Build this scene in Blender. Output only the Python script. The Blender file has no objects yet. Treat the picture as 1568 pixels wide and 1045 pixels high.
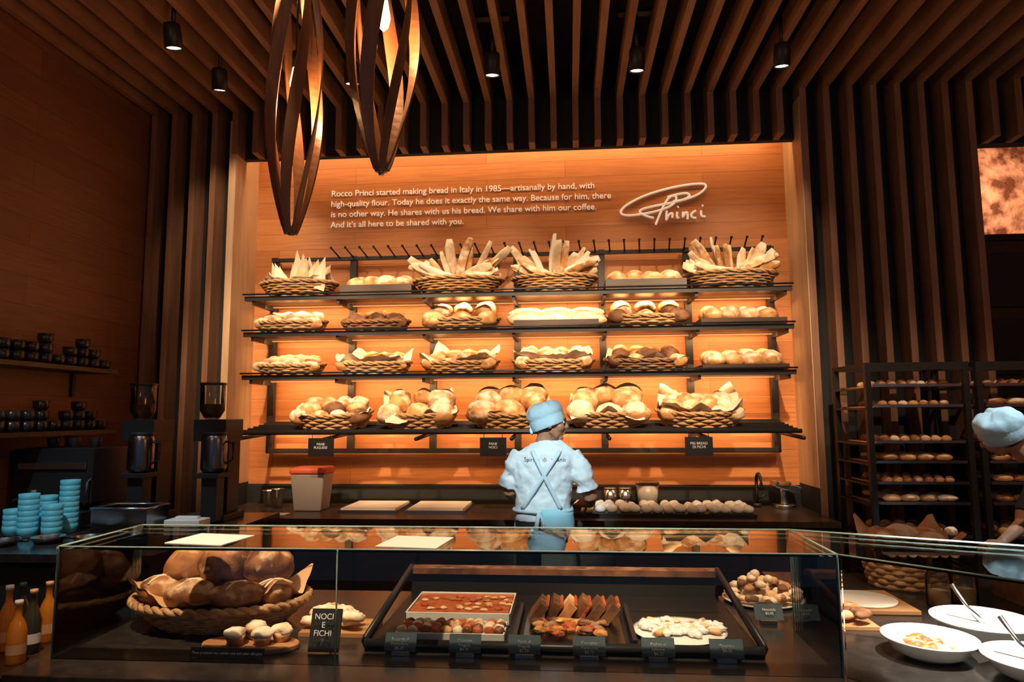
import bpy, math, random
from math import sin, cos, pi, sqrt, radians
from mathutils import Matrix, Vector, noise
random.seed(7)
SC=bpy.context.scene
COL=SC.collection
V=Vector
# ------------------------------------------------------------------ materials
def newmat(name):
    m=bpy.data.materials.new(name); m.use_nodes=True
    nt=m.node_tree; b=nt.nodes['Principled BSDF']
    return m,nt,b
def rgba(c): return (c[0],c[1],c[2],1)
def pmat(name,c1,c2=None,scale=8,rough=.6,metal=0,bump=0,bscale=None,stretch=(1,1,1),emit=None,es=0,spec=.5,detail=4,lo=.3,hi=.7,trans=0,sss=0):
    m,nt,b=newmat(name)
    b.inputs['Roughness'].default_value=rough
    b.inputs['Metallic'].default_value=metal
    b.inputs['Specular IOR Level'].default_value=spec
    if trans: b.inputs['Transmission Weight'].default_value=trans
    if sss:
        b.inputs['Subsurface Weight'].default_value=sss
        b.inputs['Subsurface Radius'].default_value=(.02,.01,.005)
    b.inputs['Base Color'].default_value=rgba(c1)
    tc=nt.nodes.new('ShaderNodeTexCoord'); mp=nt.nodes.new('ShaderNodeMapping')
    mp.inputs['Scale'].default_value=stretch
    nt.links.new(tc.outputs['Object'],mp.inputs[0])
    if c2 is not None:
        n=nt.nodes.new('ShaderNodeTexNoise'); n.inputs['Scale'].default_value=scale; n.inputs['Detail'].default_value=detail
        nt.links.new(mp.outputs[0],n.inputs['Vector'])
        r=nt.nodes.new('ShaderNodeValToRGB'); r.color_ramp.elements[0].position=lo; r.color_ramp.elements[1].position=hi
        r.color_ramp.elements[0].color=rgba(c1); r.color_ramp.elements[1].color=rgba(c2)
        nt.links.new(n.outputs[0],r.inputs[0]); nt.links.new(r.outputs[0],b.inputs['Base Color'])
    if bump:
        n2=nt.nodes.new('ShaderNodeTexNoise'); n2.inputs['Scale'].default_value=bscale or scale*3; n2.inputs['Detail'].default_value=5
        nt.links.new(mp.outputs[0],n2.inputs['Vector'])
        bp=nt.nodes.new('ShaderNodeBump'); bp.inputs['Strength'].default_value=bump; bp.inputs['Distance'].default_value=.02
        nt.links.new(n2.outputs[0],bp.inputs['Height']); nt.links.new(bp.outputs[0],b.inputs['Normal'])
    if emit:
        b.inputs['Emission Color'].default_value=rgba(emit); b.inputs['Emission Strength'].default_value=es
    return m
def plankmat(name,axis,c1,c2,c3,pw=1.9,ph=.15,rough=.45):
    m,nt,b=newmat(name); L=nt.links.new; N=nt.nodes.new
    tc=N('ShaderNodeTexCoord'); sp=N('ShaderNodeSeparateXYZ'); L(tc.outputs['Object'],sp.inputs[0])
    cb=N('ShaderNodeCombineXYZ'); L(sp.outputs[axis],cb.inputs[0]); L(sp.outputs[2],cb.inputs[1])
    br=N('ShaderNodeTexBrick'); L(cb.outputs[0],br.inputs['Vector'])
    br.inputs['Scale'].default_value=1; br.inputs['Brick Width'].default_value=pw; br.inputs['Row Height'].default_value=ph
    br.inputs['Mortar Size'].default_value=.0014; br.inputs['Color1'].default_value=rgba(c1); br.inputs['Color2'].default_value=rgba(c2)
    br.inputs['Mortar'].default_value=rgba([x*.35 for x in c3]); br.offset=.37; br.inputs['Bias'].default_value=-.1
    mp=N('ShaderNodeMapping'); mp.inputs['Scale'].default_value=(1.2,22,1); L(cb.outputs[0],mp.inputs[0])
    n=N('ShaderNodeTexNoise'); n.inputs['Scale'].default_value=2.5; n.inputs['Detail'].default_value=6; L(mp.outputs[0],n.inputs['Vector'])
    mr=N('ShaderNodeMapRange'); mr.inputs['From Min'].default_value=.4; mr.inputs['From Max'].default_value=.75; L(n.outputs[0],mr.inputs[0])
    mul=N('ShaderNodeMath'); mul.operation='MULTIPLY'; mul.inputs[1].default_value=.6; L(mr.outputs[0],mul.inputs[0])
    mx=N('ShaderNodeMix'); mx.data_type='RGBA'; L(mul.outputs[0],mx.inputs[0]); L(br.outputs[0],mx.inputs[6]); mx.inputs[7].default_value=rgba(c3)
    L(mx.outputs[2],b.inputs['Base Color']); b.inputs['Roughness'].default_value=rough
    return m
def breadmat(name,dark,mid,flour,amt=.5,sc=9):
    m,nt,b=newmat(name); L=nt.links.new; N=nt.nodes.new
    tc=N('ShaderNodeTexCoord')
    n=N('ShaderNodeTexNoise'); n.inputs['Scale'].default_value=sc; n.inputs['Detail'].default_value=6; L(tc.outputs['Object'],n.inputs['Vector'])
    r=N('ShaderNodeValToRGB'); r.color_ramp.elements[0].position=.36; r.color_ramp.elements[1].position=.58
    r.color_ramp.elements[0].color=rgba(dark); r.color_ramp.elements[1].color=rgba(mid); L(n.outputs[0],r.inputs[0])
    g=N('ShaderNodeNewGeometry'); sp=N('ShaderNodeSeparateXYZ'); L(g.outputs['Normal'],sp.inputs[0])
    n2=N('ShaderNodeTexNoise'); n2.inputs['Scale'].default_value=sc*1.7; n2.inputs['Detail'].default_value=8; L(tc.outputs['Object'],n2.inputs['Vector'])
    ad=N('ShaderNodeMath'); ad.operation='MULTIPLY_ADD'; L(sp.outputs[2],ad.inputs[0]); ad.inputs[1].default_value=.2; L(n2.outputs[0],ad.inputs[2])
    mr=N('ShaderNodeMapRange'); mr.inputs['From Min'].default_value=.75-amt*.42; mr.inputs['From Max'].default_value=.95-amt*.4; L(ad.outputs[0],mr.inputs[0])
    mx=N('ShaderNodeMix'); mx.data_type='RGBA'; L(mr.outputs[0],mx.inputs[0]); L(r.outputs[0],mx.inputs[6]); mx.inputs[7].default_value=rgba(flour)
    L(mx.outputs[2],b.inputs['Base Color']); b.inputs['Roughness'].default_value=.7
    bp=N('ShaderNodeBump'); bp.inputs['Strength'].default_value=.6; bp.inputs['Distance'].default_value=.012; L(n2.outputs[0],bp.inputs['Height']); L(bp.outputs[0],b.inputs['Normal'])
    return m
def glassmat(name,tint=(1,1,1),refl=1.0,ior=1.5):
    m,nt,b=newmat(name); nt.nodes.remove(b); L=nt.links.new; N=nt.nodes.new
    out=nt.nodes['Material Output']; t=N('ShaderNodeBsdfTransparent'); t.inputs[0].default_value=rgba(tint)
    gl=N('ShaderNodeBsdfGlossy'); gl.inputs['Roughness'].default_value=.015
    fr=N('ShaderNodeFresnel'); fr.inputs[0].default_value=ior
    mu=N('ShaderNodeMath'); mu.operation='MULTIPLY'; mu.inputs[1].default_value=refl; L(fr.outputs[0],mu.inputs[0])
    mx=N('ShaderNodeMixShader'); L(mu.outputs[0],mx.inputs[0]); L(t.outputs[0],mx.inputs[1]); L(gl.outputs[0],mx.inputs[2]); L(mx.outputs[0],out.inputs[0])
    return m
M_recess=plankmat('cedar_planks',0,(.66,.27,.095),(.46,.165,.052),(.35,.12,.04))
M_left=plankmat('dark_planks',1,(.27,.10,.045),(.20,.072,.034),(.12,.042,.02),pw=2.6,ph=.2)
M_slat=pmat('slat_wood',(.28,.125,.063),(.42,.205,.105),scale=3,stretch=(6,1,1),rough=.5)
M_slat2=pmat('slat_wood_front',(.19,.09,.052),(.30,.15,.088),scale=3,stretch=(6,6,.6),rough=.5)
M_reveal=pmat('reveal_pale_wood',(.60,.40,.25),(.46,.29,.17),scale=3,stretch=(8,8,.6),rough=.5)
M_black=pmat('black_matte',(.012,.013,.015),rough=.8)
M_blackm=pmat('black_metal',(.018,.017,.018),rough=.4,spec=.4)
M_shelfw=pmat('dark_wood',(.035,.018,.012),(.06,.03,.018),scale=5,stretch=(1,8,8),rough=.4)
M_stone=pmat('dark_stone',(.018,.016,.016),(.036,.03,.027),scale=25,rough=.22,spec=.6)
M_ctop=pmat('counter_stone',(.045,.028,.02),(.07,.045,.033),scale=30,rough=.25,spec=.6)
M_floor=pmat('floor_tile',(.03,.028,.028),(.05,.045,.042),scale=4,rough=.4)
M_wicker=pmat('wicker',(.34,.18,.08),(.60,.36,.17),scale=30,rough=.6,bump=.3,bscale=90)
M_wickd=pmat('wicker_dark',(.15,.07,.03),(.28,.14,.065),scale=30,rough=.6)
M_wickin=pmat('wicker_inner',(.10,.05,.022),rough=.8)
M_paper=pmat('parchment',(.80,.66,.48),(.90,.78,.62),scale=6,rough=.8)
M_paperb=pmat('parchment_brown',(.58,.33,.16),(.68,.42,.23),scale=6,rough=.8)
M_white=pmat('white_paper',(.86,.85,.83),rough=.6)
M_ceram=pmat('white_ceramic',(.88,.88,.86),rough=.15)
M_cyan=pmat('blue_cup',(.10,.46,.58),(.14,.54,.64),scale=5,rough=.5)
M_steel=pmat('stainless',(.60,.62,.64),rough=.25,metal=1)
M_steeld=pmat('dark_steel',(.22,.23,.24),rough=.25,metal=1)
M_red=pmat('red_lid',(.70,.12,.05),rough=.4)
M_bin=pmat('plastic_bin',(.42,.36,.32),rough=.35,sss=.2)
M_b1=breadmat('bread_floury',(.32,.12,.03),(.66,.33,.12),(.92,.76,.58),.66)
M_b2=breadmat('bread_golden',(.36,.14,.04),(.70,.36,.13),(.88,.64,.40),.5)
M_b3=breadmat('bread_dark',(.09,.035,.015),(.24,.10,.04),(.45,.27,.15),.12)
M_b4=breadmat('bread_pale',(.64,.42,.23),(.84,.65,.43),(.94,.84,.68),.6)
M_b5=breadmat('loaf_crust',(.10,.032,.012),(.40,.16,.055),(.76,.52,.31),.32,11)
M_dough=pmat('dough',(.80,.70,.58),(.86,.78,.68),scale=10,rough=.6)
M_board=pmat('olive_board',(.36,.17,.07),(.50,.27,.12),scale=4,stretch=(1,7,7),rough=.4)
M_tom=pmat('tomato_topping',(.42,.05,.015),(.62,.20,.06),scale=28,rough=.4,bump=.4)
M_berry=pmat('dark_filling',(.06,.02,.015),(.30,.12,.05),scale=40,rough=.4)
M_pend=pmat('pendant_wood',(.10,.045,.025),(.20,.09,.045),scale=4,stretch=(6,6,1),rough=.4)
M_bulb=pmat('bulb_glow',(1,.6,.2),emit=(1,.42,.10),es=25)
M_lampface=pmat('lamp_face',(1,.9,.7),emit=(1,.80,.55),es=12)
M_led=pmat('led_strip',(.20,.10,.05),emit=(1,.45,.15),es=.25)
M_text=pmat('sign_white_glow',(.95,.92,.88),rough=.5,emit=(1,.85,.7),es=.25)  # white paint plus a faint emission that makes the lettering brighter
M_chalk=pmat('chalk_text',(.85,.88,.9),rough=.8)
M_tag=pmat('slate_tag',(.05,.085,.105),(.065,.105,.125),scale=20,rough=.5)
M_glass=glassmat('clear_glass',(.97,.985,.98),1.0,1.5)
M_glassj=glassmat('jar_glass',(.90,.95,.94),1.2,1.5)
M_edge=pmat('glass_edge',(.28,.44,.43),rough=.15,spec=.8)
M_bottle=pmat('juice_bottle',(.80,.30,.03),rough=.1,trans=.3)
M_bottle2=pmat('dark_bottle',(.05,.05,.03),rough=.1)
M_green=pmat('bottle_cap',(.05,.16,.10),rough=.4)
M_skin=pmat('skin',(.42,.19,.105),(.48,.225,.13),scale=12,rough=.5,sss=.08)
M_shirt=pmat('white_tshirt',(.68,.74,.75),(.76,.82,.83),scale=3,rough=.85,bump=.35,bscale=7)
M_cap=pmat('cap_cloth',(.44,.66,.75),(.60,.78,.85),scale=6,rough=.85,bump=.5,bscale=14)
M_strap=pmat('apron_strap',(.56,.70,.74),(.62,.76,.80),scale=6,rough=.85)
M_apron=pmat('apron_cloth',(.28,.64,.74),(.38,.72,.80),scale=4,rough=.85,bump=.3,bscale=9)
M_pants=pmat('dark_trousers',(.02,.022,.028),rough=.85)
M_hair=pmat('dark_hair',(.012,.009,.008),rough=.6)
M_dshirt=pmat('dark_shirt',(.02,.022,.026),rough=.85)
M_eye=pmat('eye_white',(.8,.78,.75),rough=.2)
M_copper=pmat('copper_brick',(.16,.05,.02),(.80,.42,.25),scale=7,rough=.6,bump=.8,bscale=30,detail=10,lo=.4,hi=.62)
M_leaf=pmat('salad',(.55,.12,.04),(.75,.45,.12),scale=30,rough=.5)

# ------------------------------------------------------------------ builder
class G:
    def __init__(s): s.v=[];s.f=[];s.m=[];s.s=[];s.M=None;s.mats=[]
    def mi(s,m):
        if m not in s.mats: s.mats.append(m)
        return s.mats.index(m)
    def add(s,vs,fs,mat,smooth=True,M=None):
        o=len(s.v)
        for p in vs:
            p=V(p)
            if M is not None: p=M@p
            if s.M is not None: p=s.M@p
            s.v.append(p)
        k=s.mi(mat)
        for f in fs: s.f.append([i+o for i in f]); s.m.append(k); s.s.append(smooth)
    def box(s,c,d,mat,R=None):
        x,y,z=d[0]/2,d[1]/2,d[2]/2
        vs=[(a*x,b*y,e*z) for a in(-1,1) for b in(-1,1) for e in(-1,1)]
        fs=[(0,1,3,2),(4,6,7,5),(0,4,5,1),(2,3,7,6),(0,2,6,4),(1,5,7,3)]
        M=Matrix.Translation(c)
        if R is not None: M=M@R
        s.add(vs,fs,mat,False,M)
    def bx(s,x0,x1,y0,y1,z0,z1,mat): s.box(((x0+x1)/2,(y0+y1)/2,(z0+z1)/2),(x1-x0,y1-y0,z1-z0),mat)
    def lathe(s,pr,c,mat,seg=24,sx=1,sy=1,smooth=True,M=None,close=True):
        vs=[];fs=[]
        for r,z in pr:
            for i in range(seg):
                a=2*pi*i/seg; vs.append((r*cos(a)*sx,r*sin(a)*sy,z))
        for j in range(len(pr)-1):
            for i in range(seg):
                a=j*seg+i;b=j*seg+(i+1)%seg; fs.append((a,b,b+seg,a+seg))
        if close:
            fs.append(list(range(seg))[::-1]); fs.append([ (len(pr)-1)*seg+i for i in range(seg)])
        T=Matrix.Translation(c)
        if M is not None: T=T@M
        s.add(vs,fs,mat,smooth,T)
    def cyl(s,c,r,h,mat,seg=20,r2=None,M=None): s.lathe([(r,0),(r2 if r2 is not None else r,h)],c,mat,seg,smooth=True,M=M)
    def tube(s,path,r,mat,seg=6,closed=False,ry=None,up=(0,0,1),smooth=True):
        n=len(path); P=[V(p) for p in path]; vs=[];fs=[]
        for i in range(n):
            if closed: t=P[(i+1)%n]-P[i-1]
            else: t=P[min(i+1,n-1)]-P[max(i-1,0)]
            t.normalize(); u=V(up)
            if abs(t.dot(u))>.95: u=V((0,1,0)) if abs(t.y)<.9 else V((1,0,0))
            a=t.cross(u).normalized(); b=a.cross(t)
            ri=r[i] if isinstance(r,(list,tuple)) else r
            rj=ri if ry is None else (ry[i] if isinstance(ry,(list,tuple)) else ry)
            for k in range(seg):
                g=2*pi*k/seg; vs.append(P[i]+a*(ri*cos(g))+b*(rj*sin(g)))
        for j in range(n if closed else n-1):
            for k in range(seg):
                a0=j*seg+k;b0=j*seg+(k+1)%seg;c0=((j+1)%n)*seg+(k+1)%seg;d0=((j+1)%n)*seg+k
                fs.append((a0,b0,c0,d0))
        if not closed:
            fs.append(list(range(seg))[::-1]); fs.append([(n-1)*seg+k for k in range(seg)])
        s.add(vs,fs,mat,smooth)
    def blob(s,c,d,mat,rot=0,seed=0,amp=.08,flat=.55,su=16,sv=10,freq=1.6,M=None,bend=0,ridge=0):
        vs=[];fs=[]
        def pt(u,v):
            x=sin(v)*cos(u);y=sin(v)*sin(u);z=cos(v)
            k=1+amp*noise.noise(V((x*freq+seed*3.1,y*freq+seed*7.7,z*freq)))*2
            if ridge: k*=1+ridge*cos(x*9)
            x*=k;y*=k;z*=k
            if z<-flat: z=-flat+(z+flat)*.15
            if bend: y+=bend*x*x
            return (x*d[0],y*d[1],z*d[2])
        vs.append(pt(0,0))
        for j in range(1,sv):
            for i in range(su): vs.append(pt(2*pi*i/su,pi*j/sv))
        vs.append(pt(0,pi)); e=len(vs)-1
        for i in range(su): fs.append((0,1+i,1+(i+1)%su)); fs.append((e,e-su+(i+1)%su,e-su+i))
        for j in range(sv-2):
            for i in range(su):
                a=1+j*su+i;b=1+j*su+(i+1)%su; fs.append((a,a+su,b+su,b))
        T=Matrix.Translation(c)@Matrix.Rotation(rot,4,'Z')
        if M is not None: T=T@M
        s.add(vs,fs,mat,True,T)
    def ell(s,c,d,mat,M=None,su=20,sv=14): s.blob(c,d,mat,amp=0,flat=2,su=su,sv=sv,M=M)
    def loft(s,rings,mat,seg=28,p=2.3):
        vs=[];fs=[];n=len(rings)
        for (z,cx,cy,rx,ry) in rings:
            for i in range(seg):
                a=2*pi*i/seg; ca,sa=cos(a),sin(a)
                vs.append((cx+rx*abs(ca)**(2/p)*(1 if ca>=0 else -1),cy+ry*abs(sa)**(2/p)*(1 if sa>=0 else -1),z))
        for j in range(n-1):
            for i in range(seg):
                a=j*seg+i;b=j*seg+(i+1)%seg; fs.append((a,b,b+seg,a+seg))
        fs.append(list(range(seg))[::-1]); fs.append([(n-1)*seg+i for i in range(seg)])
        s.add(vs,fs,mat)
    def obj(s,name,center=True,parent=None,bevel=0):
        me=bpy.data.meshes.new(name)
        off=V((0,0,0))
        if center and s.v:
            xs=[p.x for p in s.v];ys=[p.y for p in s.v];zs=[p.z for p in s.v]
            off=V(((min(xs)+max(xs))/2,(min(ys)+max(ys))/2,min(zs)))
        me.from_pydata([p-off for p in s.v],[],s.f)
        for m in s.mats: me.materials.append(m)
        me.polygons.foreach_set('material_index',s.m); me.polygons.foreach_set('use_smooth',s.s)
        me.update()
        o=bpy.data.objects.new(name,me); o.location=off; COL.objects.link(o)
        if parent: o.parent=parent
        if bevel:
            b=o.modifiers.new('b','BEVEL'); b.width=bevel; b.segments=2; b.limit_method='ANGLE'
        return o
def empty(name,loc=(0,0,0)):
    e=bpy.data.objects.new(name,None); COL.objects.link(e); e.location=loc; e.empty_display_size=.1; return e
def light(name,kind,loc,col,power,target=None,size=.1,sy=None,spot=60,blend=.6,parent=None,rot=None):
    l=bpy.data.lights.new(name,kind); l.color=col; l.energy=power
    if kind=='AREA':
        l.size=size
        if sy: l.shape='RECTANGLE'; l.size_y=sy
    else: l.shadow_soft_size=size
    if kind=='SPOT': l.spot_size=radians(spot); l.spot_blend=blend
    o=bpy.data.objects.new(name,l); COL.objects.link(o); o.location=loc
    if target is not None: o.rotation_euler=(V(target)-V(loc)).to_track_quat('-Z','Y').to_euler()
    if rot: o.rotation_euler=rot
    if parent: o.parent=parent; o.matrix_parent_inverse=Matrix.Translation(-parent.location)
    return o

# ------------------------------------------------------------------ room shell
XL=-3.62; ZC=4.75
g=G(); g.bx(-3.8,5.2,-2.5,7.6,-.1,0,M_floor); g.obj('floor',False)
g=G(); g.bx(-3.8,5.2,-2.5,7.6,ZC,ZC+.1,M_black); g.obj('ceiling',False)
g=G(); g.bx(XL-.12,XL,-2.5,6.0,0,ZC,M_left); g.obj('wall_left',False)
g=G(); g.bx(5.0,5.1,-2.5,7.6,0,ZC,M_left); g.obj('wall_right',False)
NX0,NX1=-2.82,1.89; YS=5.45; YB=5.62; YR=5.9
g=G()
g.bx(XL,NX0-.05,YB,YB+.1,0,ZC,M_black); g.bx(NX1+.05,3.25,YB,YB+.1,0,ZC,M_black)
g.bx(NX0-.05,NX1+.05,YB-.02,YB+.04,3.9,ZC,M_black); g.bx(3.25,5.0,YB,YB+.1,3.81,ZC,M_black)
g.bx(4.6,5.0,YB,YB+.1,0,3.81,M_black)
g.obj('wall_back',False)
g=G(); g.bx(NX0-.05,NX1+.05,YR,YR+.1,1.05,4.3,M_recess); g.obj('wall_recess',False)
g=G(); g.bx(NX0-.05,NX1+.05,YR-.02,YR+.1,0,1.06,M_black); g.bx(NX0-.06,NX1+.06,YB+.04,YR+.1,4.2,4.3,M_black); g.obj('trim_1',False)
g=G(); g.bx(NX0-.06,NX0,YS+.01,YR,1.08,4.2,M_reveal); g.bx(NX0-.06,NX0,YS+.01,YR,0,1.08,M_black); g.obj('trim_2',False)
g=G(); g.bx(NX1,NX1+.06,YS+.01,YR,1.08,4.2,M_reveal); g.bx(NX1,NX1+.06,YS+.01,YR,0,1.08,M_black); g.obj('trim_3',False)
g=G(); g.bx(3.0,5.0,7.2,7.3,0,ZC,M_copper); g.obj('wall_back_room',False)
g=G(); gv=G()
k=-19
while True:
    x=-.09+.183*k
    if x>4.95: break
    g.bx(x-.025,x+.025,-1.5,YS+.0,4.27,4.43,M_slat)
    zb=0.0
    if NX0-.03<x<NX1+.03: zb=3.9
    if x>3.24: zb=3.81
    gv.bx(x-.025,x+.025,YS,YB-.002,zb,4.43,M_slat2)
    k+=1
for y in (0.5,2.3,4.1): g.bx(XL,5,y,y+.05,4.43,4.5,M_black)
g.obj('ceiling_slats',False); gv.obj('wall_slats',False)
g=G(); g.bx(3.3,4.5,YB+.2,YB+.5,0,3.05,M_shelfw); g.bx(3.3,4.5,YB+.16,YB+.5,3.05,3.1,M_blackm)
for i in range(5): g.bx(3.34,4.46,YB+.17,YB+.2,.3+i*.55,.75+i*.55,M_blackm)
g.obj('tall_cabinet',True)

# ------------------------------------------------------------------ spot fixtures
def fixture(x,y,t,pw,col=(1,.70,.42),spot=62,z=4.10,tilt=.3):
    g=G(); p0=V((x,y,z)); dl=(V(t)-p0).normalized(); d=(V((0,0,-1))*(1-tilt)+dl*tilt).normalized(); R=d.to_track_quat('-Z','Y').to_matrix().to_4x4()
    g.lathe([(.001,.08),(.05,.078),(.055,.06),(.055,-.075),(.048,-.077),(.046,-.06)],p0,M_blackm,20,M=R,close=False)
    g.lathe([(.0005,-.066),(.046,-.066)],p0,M_lampface,20,M=R,close=False)
    g.cyl((x,y,z+.05),.014,4.44-z-.05,M_blackm,10); g.box((x,y,4.455),(.24,.06,.03),M_blackm)
    o=g.obj('ceiling_or_fill_spot')  # serves the visible ceiling spots and the added out-of-frame ones
    light('spot_lamp','SPOT',p0+d*.085,col,pw,target=t,size=.04,spot=spot,blend=.8,parent=o)
SP=[(-2.52,3.99),(-2.51,4.57),(-1.52,4.57),(-.5,4.54),(.51,4.57),(1.50,4.6)]
TG=[(-2.3,5.6,2.4),(-2.78,5.6,3.2),(-1.5,5.6,2.6),(-.6,5.6,2.6),(.4,5.6,2.6),(1.5,5.6,2.8)]
for (x,y),t in zip(SP,TG): fixture(x,y,t,60)
for x in (-2.3,-1.4,-.5,.4,1.3): fixture(x,2.55,(x-.02,5.55,2.0),560,(1,.70,.42),36,z=4.05,tilt=.8)  # extra row added out of frame to brighten the baskets from the front

# ------------------------------------------------------------------ pendants
def pendant(cx,cy,ztip,zmax,ztop,R,ph,flat):
    g=G(); N=6
    for s in range(N):
        a0=2*pi*s/N+ph; n=34; vs=[];fs=[]
        for i in range(n+1):
            t=i/n; z=ztip+(ztop-ztip)*t
            tm=(zmax-ztip)/(ztop-ztip)
            u=t/tm*.5 if t<tm else .5+(t-tm)/(1-tm)*.5
            r=R*(sin(pi*u)**.85)*1.0+.022
            a=a0+1.5*t
            w=.014+.017*sin(pi*u)
            c=V((cx+r*cos(a),cy+r*sin(a),z)); tn=V((-sin(a+.5),cos(a+.5),0)); nr=V((cos(a+.5),sin(a+.5),0))
            for q in ((-1,-1),(1,-1),(1,1),(-1,1)): vs.append(c+tn*(w*q[0])+nr*(.0035*q[1]))
        for i in range(n):
            for q in range(4):
                fs.append((i*4+q,i*4+(q+1)%4,i*4+4+(q+1)%4,i*4+4+q))
        fs.append((3,2,1,0)); fs.append((n*4,n*4+1,n*4+2,n*4+3))
        g.add(vs,fs,M_pend,False)
    g.cyl((cx,cy,ztip-.005),.026 if flat else .014,.05,M_pend,12)
    if flat: g.cyl((cx,cy,ztip-.02),.012,.03,M_steel,10)
    g.cyl((cx,cy,ztop-.03),.03,.06,M_blackm,14); g.cyl((cx,cy,ztop),.005,ZC-ztop,M_blackm,8)
    g.cyl((cx,cy,zmax+.14),.02,.08,M_blackm,14); g.cyl((cx,cy,zmax+.2),.005,ztop-zmax-.2,M_blackm,8)
    zb=zmax+.07
    g.lathe([(.002,-.07),(.02,-.05),(.028,-.01),(.02,.04),(.014,.075)],(cx,cy,zb),M_bulb,16)
    o=g.obj('pendant_lamp')
    light('pendant_bulb','POINT',(cx,cy,zb-.12),(1,.5,.2),10,size=.03,parent=o)
pendant(-1.27,3.0,2.49,3.16,3.95,.100,.3,False)
pendant(-.735,2.6,2.63,3.22,3.95,.112,.9,True)

# ------------------------------------------------------------------ lettering
tx=bpy.data.curves.new('wall_lettering','FONT')
tx.body="Rocco Princi started making bread in Italy in 1985\u2014artisanally by hand, with\nhigh-quality flour. Today he does it exactly the same way. Because for him, there\nis no other way. He shares with us his bread. We share with him our coffee.\nAnd it's all here to be shared with you."
tx.size=.075; tx.extrude=.003
to=bpy.data.objects.new('wall_lettering',tx); COL.objects.link(to); tx.materials.append(M_text)
to.rotation_euler=(pi/2,0,0); bpy.context.view_layer.update()
w=to.dimensions.x; s_=2.53/w; tx.size*=s_; tx.space_line=.097/tx.size
to.location=(-2.13,YR-.006,3.64)
cu=bpy.data.curves.new('wall_signature','CURVE'); cu.dimensions='3D'; cu.bevel_depth=.0095; cu.materials.append(M_text)
strokes=[[(1003,338),(1012,316),(1024,296),(1036,295),(1034,306),(1018,315),(985,322),(956,324),(948,318),(958,307),(990,292),(1035,281),(1078,277),(1082,284),(1068,296),(1035,305),(1000,310),(975,316),(988,326),(1000,328)],
[(1020,318),(1018,336),(1022,324),(1030,320),(1028,328)],[(1036,320),(1034,332),(1038,328)],[(1045,320),(1043,331),(1048,321),(1052,321),(1051,331)],[(1064,319),(1057,322),(1057,330),(1064,330)],[(1072,319),(1070,330),(1078,328)],[(1037,313),(1038,312)],[(1074,312),(1075,311)],[(1030,304),(1044,303),(1058,296),(1048,290),(1022,297)]]
for st in strokes:
    sp=cu.splines.new('NURBS'); sp.points.add(len(st)-1)
    for i,(a,b) in enumerate(st): sp.points[i].co=(.47+(a-948)*.00567,YR-.012,3.635-(b-280)*.0059,1)
    sp.order_u=3; sp.use_endpoint_u=True
so=bpy.data.objects.new('wall_signature',cu); COL.objects.link(so)

# ------------------------------------------------------------------ bread shelving
SH=[2.64,2.34,1.985]
PX=[-2.6,-1.88,-1.16,-.43,.30,1.02,1.70]
g=G()
for x in PX:
    g.bx(x-.028,x+.028,5.80,5.85,1.33,3.06,M_blackm)
    for z in SH: g.bx(x-.012,x+.012,5.42,5.82,z-.07,z-.03,M_blackm)
    g.tube([(x,5.82,1.50),(x,5.16,1.47)],.016,M_blackm,6)
for z in SH:
    g.bx(-2.66,1.74,5.45,5.87,z-.03,z-.012,M_shelfw)
    g.bx(-2.67,1.75,5.40,5.44,z-.038,z,M_blackm)
    g.tube([(-2.67,5.37,z+.012),(1.75,5.37,z+.012)],.008,M_blackm,6)
for i in range(7):
    y=5.2+i*.1; z=1.52+i*.012
    g.tube([(-2.60,y,z),(1.70,y,z)],.012 if i else .018,M_blackm,6)
g.bx(-2.6,1.7,5.78,5.83,1.33,1.37,M_blackm)
g.bx(-2.62,1.74,5.79,5.82,3.02,3.05,M_blackm)
x=-2.0
while x<1.75:
    g.tube([(x,5.8,3.04),(x-.02,5.62,3.09)],.007,M_blackm,6); g.ell((x-.02,5.615,3.092),(.012,.012,.012),M_blackm,su=8,sv=6); x+=.125
for z in SH+[1.58]: g.bx(-2.65,1.74,5.77,5.79,z-.042,z-.032,M_led)
rk=g.obj('bread_shelf_rack')
for z,pw in zip(SH+[1.58],(20,20,20,15)):
    light('shelf_led_light','AREA',(-.45,5.62,z-.06),(1,.52,.21),pw,target=(-.45,5.9,z-.17),size=4.3,sy=.05,parent=rk)
light('cove_light','AREA',(-.46,5.66,4.12),(1,.56,.25),50,target=(-.46,5.88,3.0),size=4.5,sy=.08)

def wicker(g,cx,cy,z,rx,ry,h,flare=.72,rings=7,seg=56,mat=M_wicker,r=.0105,tilt=0,ns=14):
    g.M=Matrix.Translation((cx,cy,z))@Matrix.Rotation(tilt,4,'X')
    for j in range(rings):
        t=(j+.5)/rings; k=flare+(1-flare)*t**.8; zz=h*t
        P=[]
        for i in range(seg):
            a=2*pi*i/seg; w=.006*(1 if j%2 else -1)*sin(a*ns)
            P.append(((rx*k+w)*cos(a),(ry*k+w)*sin(a),zz))
        g.tube(P,r,mat,5,True,ry=h/rings*.56)
    for ph in (0,pi):
        P=[]
        for i in range(seg*2):
            a=2*pi*i/(seg*2); w=.008*sin(a*ns+ph)
            P.append(((rx+w)*cos(a),(ry+w)*sin(a),h+.007*cos(a*ns+ph)))
        g.tube(P,r*1.0,mat,5,True)
    for i in range(ns*2):
        a=2*pi*(i+.5)/(ns*2)
        g.tube([(rx*flare*cos(a),ry*flare*sin(a),0),(rx*cos(a),ry*sin(a),h)],.006,mat,4)
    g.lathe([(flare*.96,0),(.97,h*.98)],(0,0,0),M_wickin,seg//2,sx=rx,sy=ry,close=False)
    g.lathe([(.001,.004),(flare,.004),(flare,-.002),(.001,-.002)],(0,0,0),M_wickin,seg//2,sx=rx,sy=ry,close=False)
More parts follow.
